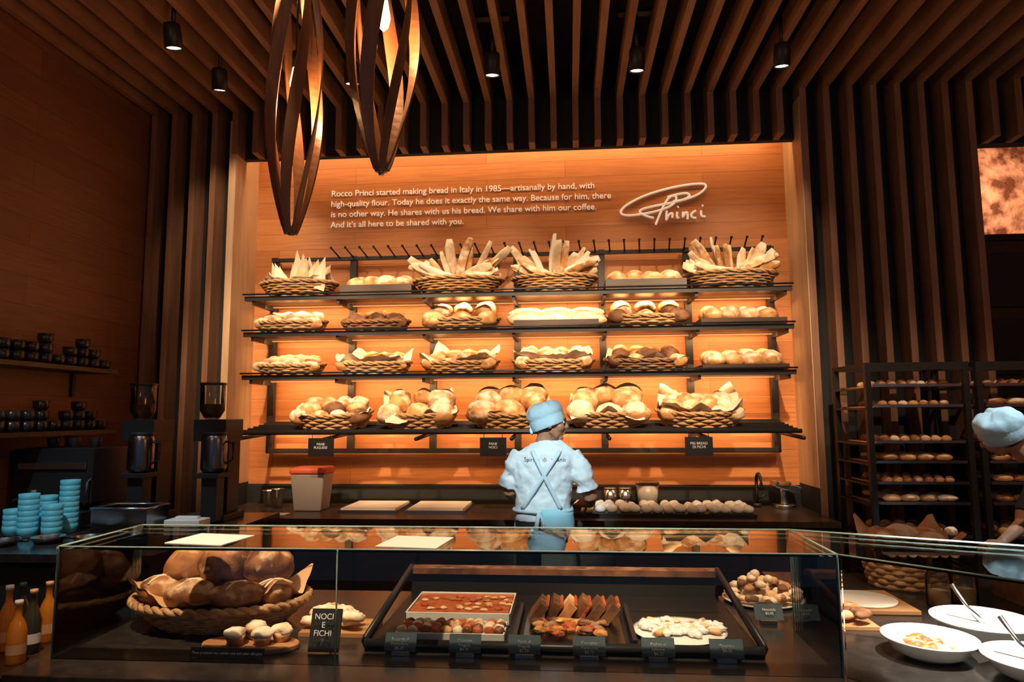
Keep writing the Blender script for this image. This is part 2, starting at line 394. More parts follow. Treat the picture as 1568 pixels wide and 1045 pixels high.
def paper(g,c,rx,ry,h,seed,mat=M_paper,corners=4,na=72,nr=9,ph=.5,out=1.22,drape=0.0):
    rnd=random.Random(seed); vs=[];fs=[]
    ph+=rnd.uniform(-.15,.15)
    for j in range(nr+1):
        t=j/nr
        for i in range(na):
            a=2*pi*i/na
            q=abs(((a*corners/(2*pi)+ph)%1)-.5)*2
            q=q**2.2
            k=t*(.98+(out-.98)*q)
            n1=noise.noise(V((cos(a)*2.6,sin(a)*2.6,seed)))
            n2=noise.noise(V((cos(a)*7,sin(a)*7,seed+t*2)))
            front=max(0,-sin(a))
            z=h*(t**2.2)*(.40+.7*q*(1-.9*front)+.5*n1)+.016*n2*t
            if t>.8: z-=drape*q*front*((t-.8)/.2)**1.3
            vs.append((c[0]+rx*k*cos(a),c[1]+ry*k*sin(a),c[2]+z))
    for j in range(nr):
        for i in range(na):
            a=j*na+i;b=j*na+(i+1)%na; fs.append((a,b,b+na,a+na))
    g.add(vs,fs,mat,True)
def heap(g,rx,ry,z0,n,size,mats,seed,layers=2,elong=1.0,amp=.07,score=False):
    rnd=random.Random(seed)
    pos=[]
    nb=max(3,n//2+1)
    rowsd=[(-.62,0,nb),(.05,.62,nb-1),(.62,.95,nb)]
    if layers>1: rowsd.append((-.05,1.45,max(2,nb-1)))
    for (yy,zz,m) in rowsd:
        lim=.90 if zz<.5 else (.72 if zz<1.2 else .52)
        for c in range(m):
            x=0 if m==1 else (c/(m-1)*2-1)*lim*(rx-size*elong*.35)
            pos.append((x+rnd.uniform(-.12,.12)*size,yy*ry*.8+rnd.uniform(-.1,.1)*size,z0+size*(.4+zz)+rnd.uniform(-.1,.1)*size))
    for (x,y,z) in pos:
        s=size*rnd.uniform(.88,1.12); el=elong*rnd.uniform(.9,1.1); ro=rnd.uniform(-.6,.6)
        tl=Matrix.Rotation(rnd.uniform(.1,.5),4,'X')
        g.blob((x,y,z),(s*el,s*(.92 if elong<1.25 else .6),s*.78),rnd.choice(mats),rot=ro,seed=rnd.random()*50,amp=amp,flat=.75,su=22,sv=14,M=tl,ridge=.05 if elong>1.25 else 0)
def slab(g,p0,p1,w,th,mat,seed,face=(0,-1,0)):
    rnd=random.Random(seed); P0=V(p0);P1=V(p1);d=P1-P0; n=7;vs=[];fs=[]
    t=d.normalized(); a=t.cross(V(face)).normalized(); b=a.cross(t)
    bow=rnd.uniform(-.02,.02)
    for i in range(n):
        u=i/(n-1); c=P0+d*u+a*bow*sin(pi*u)+b*rnd.uniform(-.004,.004)
        ww=w*(.75+.25*sin(pi*(u*.8+.1)))*rnd.uniform(.85,1.12)
        if i==n-1: ww*=.7
        for k in range(8):
            q=2*pi*k/8; vs.append(c+a*ww*cos(q)+b*th*sin(q))
    for i in range(n-1):
        for k in range(8):
            fs.append((i*8+k,i*8+(k+1)%8,i*8+8+(k+1)%8,i*8+8+k))
    fs.append(list(range(8))[::-1]); fs.append([(n-1)*8+k for k in range(8)])
    g.add(vs,fs,mat,True)
def woodtray(g,cx,cy,z,w,d,h,mat):
    g.M=Matrix.Translation((cx,cy,z))
    g.bx(-w/2,w/2,-d/2,d/2,0,.012,mat)
    g.bx(-w/2,w/2,-d/2,-d/2+.012,.012,h,mat);g.bx(-w/2,w/2,d/2-.012,d/2,.012,h,mat)
    g.bx(-w/2,-w/2+.012,-d/2+.012,d/2-.012,.012,h,mat);g.bx(w/2-.012,w/2,-d/2+.012,d/2-.012,.012,h,mat)
BY=5.61
def nm(g,name): g.M=None; return g.obj(name)
def sheet(g,x,y,z,w,h,ang,mat,seed):
    vs=[];fs=[];n=6;rn=random.Random(seed); cv=rn.uniform(-.03,.03)
    for j in range(n+1):
        t=j/n
        for i in range(n+1):
            u=i/n*2-1; ww=w*(1-.85*t**1.5)*(.9+.1*noise.noise(V((t*3,u*3,seed))))
            lx=u*ww; lz=h*t*(1-.12*abs(u)); ly=.04*u*u*(1-t)+cv*t+.01*noise.noise(V((u*2,t*3,seed+4)))
            vs.append((x+lx*cos(ang)+lz*sin(ang),y+ly,z-lx*sin(ang)+lz*cos(ang)))
    for j in range(n):
        for i in range(n):
            a=j*(n+1)+i; fs.append((a,a+1,a+n+2,a+n+1))
    g.add(vs,fs,mat,True)
def stickbasket(cx,w,kind,seed):
    g=G(); wicker(g,cx,BY,2.645,w/2,.20,.13,flare=.62,seg=60); rnd=random.Random(seed)
    if kind=='flat':
        paper(g,(0,0,.10),w/2*.95,.19,.12,seed,out=1.1)
        for i in range(20):
            u=-1+2*(i+.5)/20+rnd.uniform(-.1,.1); yy=rnd.uniform(-.14,.12)
            sheet(g,u*w*.30,yy,.07,rnd.uniform(.06,.10),rnd.uniform(.24,.40)*(1-.25*abs(u)),u*.45+rnd.uniform(-.25,.25),rnd.choice([M_dough,M_b4,M_paper]),seed*31+i)
    else:
        n=10 if kind=='fan' else 13
        for i in range(n):
            u=-1+2*(i+.5)/n+rnd.uniform(-.1,.1); ang=u*(.95 if kind=='fan' else .75)+rnd.uniform(-.15,.15)
            L=rnd.uniform(.28,.46)
            slab(g,(u*w*.20,rnd.uniform(-.10,.08),.08),(u*w*.20+sin(ang)*L,rnd.uniform(-.14,.05),.08+cos(ang)*L*.95),rnd.uniform(.024,.05),.007,rnd.choice([M_b4,M_dough,M_b4,M_b1]),seed*31+i,face=(rnd.uniform(-.9,.9),-1,0))
        for i in range(16):
            s=-1 if i%2 else 1; z1=.17+rnd.uniform(0,.14)
            slab(g,(s*rnd.uniform(0,.10),rnd.uniform(-.14,.06),.11+rnd.uniform(0,.05)),(s*w*rnd.uniform(.38,.54),rnd.uniform(-.16,.06),z1),rnd.uniform(.028,.05),.008,rnd.choice([M_b4,M_dough,M_b1,M_b4]),seed+i*7,face=(0,-1,rnd.uniform(-.5,.8)))
    return g
nm(stickbasket(-2.29,.66,'flat',1),'bread_basket')
nm(stickbasket(-.91,.76,'fan',2),'bread_basket')
nm(stickbasket(-.10,.70,'up',5),'bread_basket')
nm(stickbasket(1.33,.74,'up',9),'bread_basket')
def traybread(cx,z,w,n,size,mats,seed,y=BY,elong=1,h=.05,name='bread_tray'):
    g=G(); woodtray(g,cx,y,z,w,.36,h,M_shelfw)
    rnd=random.Random(seed)
    for row in range(2):
        for c in range(n):
            x=((c+.5)/n*2-1)*(w/2-size*.5); s=size*rnd.uniform(.9,1.08)
            g.blob((x+rnd.uniform(-.01,.01),-.08+row*.17,.012+s*.62+row*.03+h*.35),(s*elong,s*.95,s*.85),rnd.choice(mats),rot=rnd.uniform(-.5,.5),seed=rnd.random()*40,amp=.06,flat=.7,su=22,sv=14)
    nm(g,name)
traybread(-1.57,2.645,.60,4,.085,[M_b1,M_b2,M_b1],3,h=.08)
traybread(.63,2.645,.64,4,.085,[M_b1,M_b2],4,h=.08)
def bread_basket(cx,z,w,h,n,size,mats,seed,layers=1,elong=1,pap=None,y=BY,ry=.19,tilt=0,mat=M_wicker,flare=.8,amp=.07,out=1.15,drape=.03):
    g=G(); wicker(g,cx,y,z,w/2,ry,h,flare=flare,mat=mat,tilt=tilt,rings=5,seg=60)
    if pap: paper(g,(0,0,h*.78),w/2,ry,pap,seed,out=out,drape=drape)
    heap(g,w/2*.9,ry*.95,h*.6,n,size,mats,seed,layers,elong,amp)
    nm(g,'bread_basket')
z=2.348; ti=.10
bread_basket(-2.34,z,.60,.10,7,.062,[M_b4,M_b1],11,1,1.3,None,tilt=ti)
bread_basket(-1.61,z,.57,.09,6,.062,[M_b3],12,1,1.3,None,tilt=ti,mat=M_wickd)
bread_basket(-.87,z,.62,.10,4,.088,[M_b1,M_b2],13,1,1.0,None,tilt=ti)
g=G(); woodtray(g,-.09,BY,z,.68,.36,.06,M_shelfw)
for i in range(12):
    rr=random.Random(i); g.blob((-.25+(i%3)*.25+rr.uniform(-.02,.02),-.12+(i//3)*.08,.06+.032*(i//3)),(.15,.05,.05),M_b4,rot=rr.uniform(-.15,.15),seed=i,amp=.05,flat=.7)
nm(g,'bread_tray')
bread_basket(.64,z,.66,.10,5,.078,[M_b1,M_b2,M_b3],15,1,1.1,None,tilt=ti)
traybread(1.38,z,.66,4,.085,[M_b1,M_b2],16,h=.05)
z=1.993
bread_basket(-2.34,z,.58,.09,7,.055,[M_b4,M_b1],21,1,1.5,None,tilt=ti)
bread_basket(-1.61,z,.60,.10,6,.062,[M_b4,M_b2],22,1,1.4,.15,tilt=ti,out=1.2)
bread_basket(-.89,z,.64,.10,7,.064,[M_b2,M_b1,M_b3],23,1,1.15,.15,tilt=ti,out=1.2)
bread_basket(-.12,z,.66,.10,6,.072,[M_b1,M_b4],24,1,1.0,.16,tilt=ti,out=1.2)
bread_basket(.63,z,.66,.10,6,.072,[M_b3,M_b2,M_b3],25,1,1.0,.10,tilt=ti,mat=M_wickd)
traybread(1.38,z,.66,4,.085,[M_b1,M_b2],26,h=.04)
z=1.565; ti=.16; y3=5.50
bread_basket(-1.92,z,.64,.12,7,.072,[M_b2,M_b3,M_b1],31,1,1.1,.08,y=y3,ry=.22,tilt=ti)
bread_basket(-1.20,z,.60,.12,4,.102,[M_b1,M_b2],32,1,1.0,.14,y=y3,ry=.22,tilt=ti,out=1.32,drape=.13)
bread_basket(-.46,z,.64,.12,4,.112,[M_b1,M_b2],33,1,1.0,.12,y=y3,ry=.22,tilt=ti,out=1.27,drape=.10)
bread_basket(.30,z,.60,.12,4,.110,[M_b1,M_b2,M_b4],34,1,1.0,.14,y=y3,ry=.22,tilt=ti,out=1.32,drape=.14)
bread_basket(1.02,z,.66,.12,8,.076,[M_b4,M_b1,M_b2],35,1,1.0,.20,y=y3,ry=.22,tilt=ti,out=1.2,drape=.04)
def textobj(body,size,loc,mat,parent=None,rot=(pi/2,0,0),ax='CENTER'):
    t=bpy.data.curves.new('lettering','FONT'); t.body=body; t.size=size; t.align_x=ax; t.extrude=.0004; t.materials.append(mat)
    o=bpy.data.objects.new('lettering',t); COL.objects.link(o); o.location=loc; o.rotation_euler=rot
    if parent: o.parent=parent
    return o
for x,tt in ((-1.90,"PANE\nPUGLIESE"),(-.57,"PANE\nNOCI"),(.95,"FIG BREAD\nDI FICHI")):
    e=empty('hanging_sign',(x,5.165,1.34)); g=G(); g.bx(-.10,.10,-.006,.006,0,.14,M_blackm)
    g.tube([(-.07,0,.14),(-.07,0,.165)],.003,M_blackm,6); g.tube([(.07,0,.14),(.07,0,.165)],.003,M_blackm,6)
    g.obj('sign_board',False,parent=e); textobj(tt,.026,(0,-.009,.085),M_chalk,e)

# ------------------------------------------------------------------ back counter
g=G(); g.bx(-2.79,1.86,4.98,5.86,.86,.9,M_ctop); g.bx(-2.77,1.84,5.03,5.86,0,.86,M_black)
for i in range(9): g.bx(-2.5+i*.47,-2.06+i*.47,5.015,5.03,.12,.8,M_shelfw)
g.bx(-2.75,1.85,5.84,5.86,.9,1.05,M_black)
g.obj('back_counter')
ZT=.901
e=empty('storage_bin',(-2.07,5.45,ZT)); g=G()
g.lathe([(.125,0),(.155,.27)],(0,0,0),M_bin,4,M=Matrix.Rotation(pi/4,4,'Z'),smooth=False)
g.lathe([(.165,.27),(.165,.30),(.15,.315)],(0,0,0),M_red,4,M=Matrix.Rotation(pi/4,4,'Z'),smooth=False)
g.obj('bin_body',False,parent=e,bevel=.012)
e.scale=(1.25,1.12,1.08)
for x,y,r,h in ((-2.50,5.62,.055,.13),(-2.40,5.55,.05,.15)):
    g=G(); g.lathe([(r*.8,0),(r,h),(r*1.08,h+.004),(r*.93,h),(r*.74,.01)],(x,y,ZT),M_steel,20); g.obj('steel_cup')
for i,(x0,x1) in enumerate(((-1.80,-1.33),(-1.27,-.80))):
    g=G(); g.bx(x0,x1,5.28,5.80,ZT,ZT+.02,M_steel); g.bx(x0+.02,x1-.02,5.30,5.78,ZT+.02,ZT+.032,M_dough); g.obj('dough_tray')
g=G(); g.bx(-2.52,-2.15,5.10,5.22,ZT,ZT+.006,M_white); g.obj('paper_sheet')
g=G(); g.bx(.0,1.34,5.14,5.60,ZT,ZT+.025,M_blackm); rnd=random.Random(3)
for c in range(8):
    for r in range(3):
      for q in range(1,3):
        x=.02+c*.165+q*.07-.06; s=.042
        if rnd.random()<.1: continue
        g.blob((x+rnd.uniform(-.01,.01)+.04,5.22+r*.13+rnd.uniform(-.02,.02),ZT+.048),(s,s,s*.85),M_dough if rnd.random()<.7 else M_b4,seed=c*3+r+q*9,amp=.08,flat=.6,su=14,sv=9)
g.obj('roll_tray')
for x,m,r,h in ((.33,M_steel,.05,.14),(.45,M_steel,.05,.14)):
    g=G(); g.cyl((x,5.74,ZT),r,h,m,r2=r*1.05); g.cyl((x,5.74,ZT+h),r*1.08,.01,m); g.obj('steel_canister')
g=G(); g.lathe([(.075,0),(.09,.18)],(.63,5.72,ZT),M_bin,20); g.lathe([(.095,.18),(.095,.2)],(.63,5.72,ZT),M_b3,20); g.obj('deli_container')
g=G(); P=[(1.50,5.74,ZT),(1.50,5.74,ZT+.2)]+[(1.50,5.74-.07+.07*cos(a),ZT+.2+.07*sin(a)) for a in [pi*i/8 for i in range(9)]]+[(1.50,5.60,ZT+.15)]
g.tube(P,.013,M_blackm,8); g.cyl((1.50,5.74,ZT),.03,.03,M_blackm); g.tube([(1.50,5.74,ZT+.06),(1.57,5.72,ZT+.1)],.008,M_blackm); g.obj('faucet')
g=G(); g.cyl((1.70,5.70,ZT),.09,.03,M_steel,24); g.cyl((1.70,5.70,ZT+.03),.03,.12,M_steel); g.box((1.71,5.68,ZT+.17),(.20,.16,.05),M_steel,Matrix.Rotation(.25,4,'Y')); g.cyl((1.68,5.64,ZT+.18),.06,.03,M_b3); g.obj('kitchen_scale',bevel=.006)

# ------------------------------------------------------------------ display case
e=empty('display_case',(0,0,0))
def prism(g,pts,z0,z1,mat):
    n=len(pts); vs=[(x,y,z0) for x,y in pts]+[(x,y,z1) for x,y in pts]
    fs=[list(range(n))[::-1],[n+i for i in range(n)]]+[(i,(i+1)%n,n+(i+1)%n,n+i) for i in range(n)]
    g.add(vs,fs,mat,False)
ZB=.86
g=G()
prism(g,[(-1.76,2.07),(.82,2.07),(1.55,1.40),(2.75,1.40),(2.75,3.62),(.95,3.62),(.95,3.14),(-1.76,3.14)],ZB-.05,ZB,M_stone)
g.obj('base_slab',False,parent=e,bevel=.004)
g=G()
prism(g,[(-1.72,2.14),(.85,2.14),(1.58,1.47),(2.7,1.47),(2.7,3.58),(1.0,3.58),(1.0,3.10),(-1.72,3.10)],0,ZB-.05,M_shelfw)
for i in range(30):
    x=-1.70+i*.085; g.bx(x,x+.05,2.11,2.14,.05,.78,M_slat2)
g.obj('base_body',False,parent=e)
g=G(); T=.008; ZG=1.22; xa,xb=-1.71,.81; yf,yb=2.215,2.67
def gpanel(p,q,z0,z1):
    p=V((p[0],p[1],0));q=V((q[0],q[1],0)); d=(q-p); n=V((-d.y,d.x,0)).normalized()*T/2
    pts=[(p-n),(q-n),(q+n),(p+n)]; prism(g,[(v.x,v.y) for v in pts],z0,z1,M_glass)
gpanel((xa,yf),(-.755,yf),ZB,ZG-T); gpanel((-.75,yf),(xb,yf),ZB,ZG-T)
gpanel((xa,yf+.01),(xa,yb),ZB,ZG-T); gpanel((xb,yf+.01),(xb,yb),ZB,ZG-T)
F2=(1.50,1.57); B2=(2.3,2.02)
gpanel((xb+.01,yf),F2,ZB,ZG-T)
prism(g,[(xa-.004,yf-.004),(xb,yf-.004),(xb,yb),(xa-.004,yb)],ZG-T,ZG,M_glass)
prism(g,[(xb+.004,yf-.004),F2,B2,(xb+.004,yb)],ZG-T,ZG,M_glass)
g.obj('glass_panels',False,parent=e)
g=G(); r=.003
for a,b in (((xa,yf,ZG),(xb,yf,ZG)),((xa,yb,ZG),(xb,yb,ZG)),((xa,yf,ZG),(xa,yb,ZG)),((xb,yf,ZG),(xb,yb,ZG)),((xb,yf,ZG),(*F2,ZG)),((xb,yb,ZG),(*B2,ZG)),
  ((xa,yf,ZB),(xa,yf,ZG)),((-.752,yf,ZB),(-.752,yf,ZG)),((xb,yf,ZB),(xb,yf,ZG)),((xa,yb,ZB),(xa,yb,ZG)),((xb,yb,ZB),(xb,yb,ZG)),((xa,yf,ZB),(xa,yb,ZB))):
    g.tube([a,b],r,M_edge,6)
g.obj('glass_edges',False,parent=e)
ZP=ZB+.001
g=G()
xl,xr,y0,y1=-.70,.62,2.36,3.06
g.tube([(xl,y0,ZP+.02),(xr,y0,ZP+.02)],.018,M_blackm,4,ry=.018)
prism(g,[(xl,y0),(xr,y0),(xr,y1),(xl,y1)],ZP,ZP+.012,M_blackm)
for x in (xl,xr): g.tube([(x,y0,ZP+.03),(x,y1,ZP+.12)],.012,M_blackm,6,ry=.02)
g.bx(xl,xr,y1-.01,y1+.02,ZP+.0,ZP+.10,M_black); g.bx(xl,xr,y1-.03,y1+.04,ZP+.10,ZP+.125,M_b3)
g.bx(-.20,-.185,y0,2.80,ZP+.012,ZP+.05,M_blackm)
g.bx(.20,.215,y0,2.80,ZP+.012,ZP+.05,M_blackm)
g.obj('cold_well_frame')
def tray(x0,x1,y0,y1,h,mat,fill,ft,name,extra=None,z=ZP+.014):
    g=G(); g.bx(x0,x1,y0,y1,z,z+.006,mat)
    for a in ((x0,x0+.006,y0,y1),(x1-.006,x1,y0,y1),(x0,x1,y0,y0+.006),(x0,x1,y1-.006,y1)): g.bx(*a,z,z+h,mat)
    if fill: g.bx(x0+.01,x1-.01,y0+.01,y1-.01,z+.006,z+ft,fill)
    if extra: extra(g,z)
    g.obj(name,bevel=.002)
def ex1(g,z):
    rr=random.Random(1)
    for i in range(10):
        for j in range(4): g.blob((-.585+i*.037+rr.uniform(-.008,.008),2.44+j*.03,z+.03),(.02,.017,.017),rr.choice([M_b4,M_berry,M_b2,M_tom]),seed=i+j*9,amp=.15,su=8,sv=6)
tray(-.61,-.23,2.41,2.56,.03,M_ceram,None,0,'pastry_tray',ex1)
def ex2(g,z):
    rr=random.Random(2)
    for i in range(34): g.blob((rr.uniform(-.6,-.24),rr.uniform(2.62,2.86),z+.043),(.016,.012,.006),rr.choice([M_tom,M_b2]),seed=i,amp=.2,su=8,sv=6)
tray(-.62,-.225,2.60,2.90,.045,M_ceram,M_tom,.04,'focaccia_tray',ex2)
g=G(); rr=random.Random(4); g.bx(-.17,.18,2.40,2.78,ZP+.014,ZP+.024,M_steeld)
for i in range(6):
    g.box((-.12+i*.052,2.66+rr.uniform(-.02,.02),ZP+.065),(.034,.13,.075),rr.choice([M_b3,M_b2]),Matrix.Rotation(.6+rr.uniform(-.15,.15),4,'Y'))
    g.box((-.105+i*.052,2.66,ZP+.068),(.010,.13,.07),M_tom,Matrix.Rotation(.6,4,'Y'))
for i in range(34): g.blob((rr.uniform(-.14,.14),rr.uniform(2.44,2.56),ZP+.04+rr.uniform(0,.015)),(.024,.018,.012),rr.choice([M_tom,M_b3,M_leaf]),seed=i,amp=.25,su=10,sv=7)
g.obj('sandwich_tray',bevel=.004)
g=G(); g.lathe([(.02,0),(.15,.004),(.165,.012),(.15,.01)],(.38,2.56,ZP+.014),M_ceram,32); rr=random.Random(6)
for i in range(70):
    a=rr.uniform(0,6.28);r=.145*sqrt(rr.random()); g.blob((.38+r*cos(a),2.56+r*sin(a)*.6,ZP+.036),(.022,.016,.012),M_ceram if rr.random()<.85 else M_b2,rot=a,seed=i,amp=.3,su=10,sv=7)
g.obj('frosted_pastry_plate')
def tag(x,y,t='',w=.105,h=.058,z=ZP,s=.0135):
    e=empty('price_tag',(x,y,z)); g=G(); R=Matrix.Rotation(-.45,4,'X')
    g.box((0,0,.014+h/2),(w,.003,h),M_tag,R); g.bx(-.03,.03,-.005,.022,0,.012,M_steel)
    g.obj('tag_card',False,parent=e)
    textobj(t,s,(0,-.0085,.014+h*.62),M_chalk,e,rot=(pi/2-.45,0,0))
for x,t in ((-.565,'Focaccia al\nPomodoro\n$5.25'),(-.35,'Crostata\nFragola\n$4.95'),(-.155,'Torta di\nFragola\n$5.50'),(.055,'Cornetto\nPistacchio\n$4.75'),(.275,'Delizia al\nLimone\n$6.25'),(.49,'Tiramisu\n$6.50')):
    tag(x,2.315,t)
tag(.74,2.74,'Nocciola\n$5.00')
e2=empty('allergen_sign',(-1.13,2.255,ZP)); g=G(); g.box((0,0,.016),(.25,.004,.03),M_black,Matrix.Rotation(-.35,4,'X')); g.bx(-.1,.1,0,.02,0,.004,M_black); g.obj('sign_strip',False,parent=e2)
textobj('These products may contain nuts and other allergens',.0112,(0,-.004,.0125),M_chalk,e2,rot=(pi/2-.35,0,0))
e2=empty('chalk_sign',(-.83,2.33,ZP)); g=G(); R=Matrix.Rotation(-.3,4,'X'); g.box((0,.01,.068),(.105,.005,.136),M_black,R); g.tube([(0,.03,.1),(0,.07,0)],.003,M_black); g.obj('sign_board',False,parent=e2)
textobj('NOCI\nE\nFICHI\n7',.026,(0,-.006,.108),M_chalk,e2,rot=(pi/2-.3,0,0))
g=G(); wicker(g,-1.35,2.64,ZP,.335,.235,.095,flare=.66,rings=8,seg=96,r=.011,ns=22,mat=M_wicker)
paper(g,(0,0,.085),.325,.23,.11,5,mat=M_paperb,corners=6,na=120,nr=12,out=1.10)
for i,(x,y,zz,sx,sy,sz,m,ro) in enumerate(((-.12,-.02,.205,.095,.09,.082,M_b5,.2),(.035,-.05,.225,.10,.095,.086,M_b5,.9),(.19,-.02,.215,.095,.09,.082,M_b5,.5),(-.04,-.15,.14,.10,.07,.055,M_b5,.1),(.13,-.145,.135,.10,.065,.052,M_b5,.3),(-.19,-.1,.14,.08,.07,.055,M_b5,.3),(.25,-.09,.135,.06,.06,.05,M_b5,.3),(.05,.11,.18,.11,.085,.085,M_b5,.7),(-.15,.11,.16,.1,.09,.08,M_b5,.7))):
    g.blob((x,y,zz),(sx,sy,sz),m,rot=ro,seed=i*3.3+1,amp=.05,flat=.8,su=36,sv=24,freq=2.4)
    for q in range(2):
        P=[(x+(-.06+.12*t)*cos(ro+q),y+(-.06+.12*t)*sin(ro+q),zz+sz*(.97-.35*(2*t-1)**2)) for t in [k/6 for k in range(7)]]
        g.tube(P,.005,M_b4,5)
nm(g,'large_loaf_basket')
g=G(); prism(g,[(-1.10+.17*cos(a)*(1.0),2.36+.085*sin(a)) for a in [2*pi*i/28 for i in range(28)]],ZP,ZP+.018,M_board)
g.obj('serving_board',bevel=.004)
g=G(); rr=random.Random(8)
for i,(x,y) in enumerate(((-1.14,2.33),(-1.05,2.34),(-1.10,2.40),(-1.0,2.38))):
    g.lathe([(.024,0),(.033,.032)],(x,y,ZP+.019),M_b2,14); g.blob((x,y,ZP+.055),(.037,.037,.022),M_b4,seed=i,amp=.15,su=14,sv=9)
g.obj('muffins')
g=G(); g.bx(-.98,-.72,2.48,2.66,ZP,ZP+.015,M_board)
for i in range(20): g.blob((rr.uniform(-.96,-.75),rr.uniform(2.50,2.64),ZP+.035+rr.uniform(0,.04)),(.05,.024,.022),rr.choice([M_b2,M_b4,M_b1]),rot=rr.uniform(-1,1),seed=i,amp=.1,bend=.2,ridge=.08,su=20,sv=9)
g.obj('pastry_pile')
g=G(); g.lathe([(.02,0),(.15,.006),(.16,.015),(.14,.01)],(.80,3.06,ZP),M_ceram,28); rr=random.Random(18)
for i in range(80):
    a=rr.uniform(0,6.28);r=.14*sqrt(rr.random()); g.blob((.80+r*cos(a),3.06+r*sin(a),ZP+.03+(.15-r)*.8*rr.random()),(.022,.02,.016),rr.choice([M_b2,M_b4,M_b1,M_b3]),seed=i,amp=.15,su=9,sv=7)
g.obj('cookie_plate')
g=G(); g.bx(.86,1.12,2.68,2.84,ZP,ZP+.012,M_board)
for i in range(14): g.blob((rr.uniform(.9,1.08),rr.uniform(2.71,2.81),ZP+.035+rr.uniform(0,.02)),(.04,.022,.018),rr.choice([M_b2,M_b3]),rot=rr.uniform(-1,1),seed=i,amp=.1,su=12,sv=8)
g.obj('biscotti_board')
def bowl(x,y,r,h,fill,name,spoon=True,z=ZP):
    g=G(); g.lathe([(r*.55,0),(r*.8,h*.3),(r,h),(r*1.05,h+.004),(r*1.04,h-.004),(r*.93,h-.006),(r*.5,.02),(.001,.018)],(x,y,z),M_ceram,40,close=False)
    rr=random.Random(int(x*100))
    if fill:
        for i in range(30):
            a=rr.uniform(0,6.28);q=r*.45*sqrt(rr.random()); g.blob((x+q*cos(a),y+q*sin(a),z+h*.6),(.022,.02,.016),rr.choice(fill),seed=i,amp=.2,su=9,sv=7)
    else: g.lathe([(.001,h*.82),(r*.86,h*.82)],(x,y,z),M_ceram,40,close=False)
    if spoon: g.tube([(x,y,z+h*.8),(x-.03,y+.03,z+h+.03),(x-.06,y+.07,z+h+.10)],[.012,.006,.008],M_steel,6)
    g.obj(name)
bowl(1.16,2.42,.135,.06,[M_tom,M_tom,M_b2],'serving_bowl',False)
bowl(1.43,2.60,.155,.07,None,'serving_bowl')
bowl(1.38,2.24,.14,.06,None,'serving_bowl')
bowl(1.78,2.60,.15,.07,[M_leaf,M_b4],'serving_bowl')
g=G(); g.bx(1.02,1.36,2.88,3.20,ZP,ZP+.018,M_board); g.cyl((1.2,3.03,ZP+.019),.13,.008,M_ceram,32); g.obj('cutting_board',bevel=.003)
for x,y in ((1.50,3.02),(1.62,3.06)):
    g=G(); g.lathe([(.045,0),(.05,.01),(.05,.12),(.04,.14),(.043,.15)],(x,y,ZP),M_glassj,20); g.cyl((x,y,ZP+.004),.04,.06,M_b2,16); g.obj('glass_jar')
g=G(); wicker(g,1.55,3.36,ZP,.21,.15,.18,flare=.8,rings=8,seg=60,ns=14); paper(g,(0,0,.15),.20,.15,.14,44,mat=M_paperb,out=1.3); heap(g,.17,.13,.14,5,.055,[M_b2,M_b1],5,1,1.2); nm(g,'pastry_basket')
g=G(); woodtray(g,2.05,3.08,ZP,.44,.30,.09,M_wickd)
for i in range(6):
    for q in (-.156,.156): g.tube([(-.22+.44*t/20,q+.004*(1 if (t+i)%2 else -1),.012+i*.014) for t in range(21)],.006,M_wickd,5)
nm(g,'wicker_tray')
for x0,x1,y0_,y1_,a in ((-1.37,-1.15,2.27,2.46,-.15),(-.63,-.42,2.25,2.45,-.12)):
    g=G(); g.box(((x0+x1)/2,(y0_+y1_)/2,ZG+.0015),(x1-x0,y1_-y0_,.002),M_white,Matrix.Rotation(a,4,'Z')); g.obj('paper_menu')
g=G(); prism(g,[(-2.5,2.02),(-1.78,2.02),(-1.78,2.6),(-2.5,2.6)],ZB-.06,ZB-.02,M_shelfw); prism(g,[(-2.5,2.06),(-1.80,2.06),(-1.80,2.58),(-2.5,2.58)],0,ZB-.06,M_black); g.obj('bottle_stand')
k=0
for (x,y,h,m) in ((-1.84,2.22,.20,0),(-1.93,2.20,.19,0),(-1.87,2.32,.21,1),(-1.97,2.33,.22,0),(-2.03,2.22,.2,1),(-1.90,2.43,.21,0),(-2.08,2.36,.2,0),(-2.02,2.45,.2,1),(-1.83,2.50,.2,0)):
    g=G(); z=ZB-.019; mm=M_bottle if m==0 else M_bottle2
    g.lathe([(.026,0),(.029,.008),(.029,h*.52),(.022,h*.64),(.011,h*.76),(.010,h*.93),(.012,h*.94)],(x,y,z),mm,18)
    g.cyl((x,y,z+h*.94),.0125,h*.07,(M_white,M_green,M_b2)[k%3],14); g.lathe([(.0295,h*.16),(.0295,h*.32)],(x,y,z),M_paperb if m==0 else M_white,18,close=False)
    g.obj('drink_bottle'); k+=1

# ------------------------------------------------------------------ coffee station
ZK=.98
g=G(); g.bx(-3.60,-2.02,3.25,4.72,ZK-.04,ZK,M_stone); g.bx(-3.60,-2.06,3.29,4.70,0,ZK-.04,M_black); g.obj('coffee_counter')
ZK+=.001
for (x,y,n) in ((-3.18,3.75,4),(-3.05,3.70,7),(-3.08,3.88,6),(-2.93,3.86,9),(-2.92,3.72,5)):
    g=G()
    for i in range(n):
        g.lathe([(.036,0),(.05,.022),(.052,.055),(.049,.055),(.034,.006)],(x,y,ZK+i*.031),M_cyan,20,close=False)
    g.lathe([(.001,.004),(.036,.004)],(x,y,ZK),M_cyan,20,close=False)
    g.obj('cup_stack')
g=G(); woodtray(g,-2.60,3.94,ZK,.34,.22,.14,M_steeld); g.tube([(-.17,-.11,.142),(.17,-.11,.142),(.17,.11,.142),(-.17,.11,.142)],.008,M_steel,6,True); nm(g,'steel_pan')
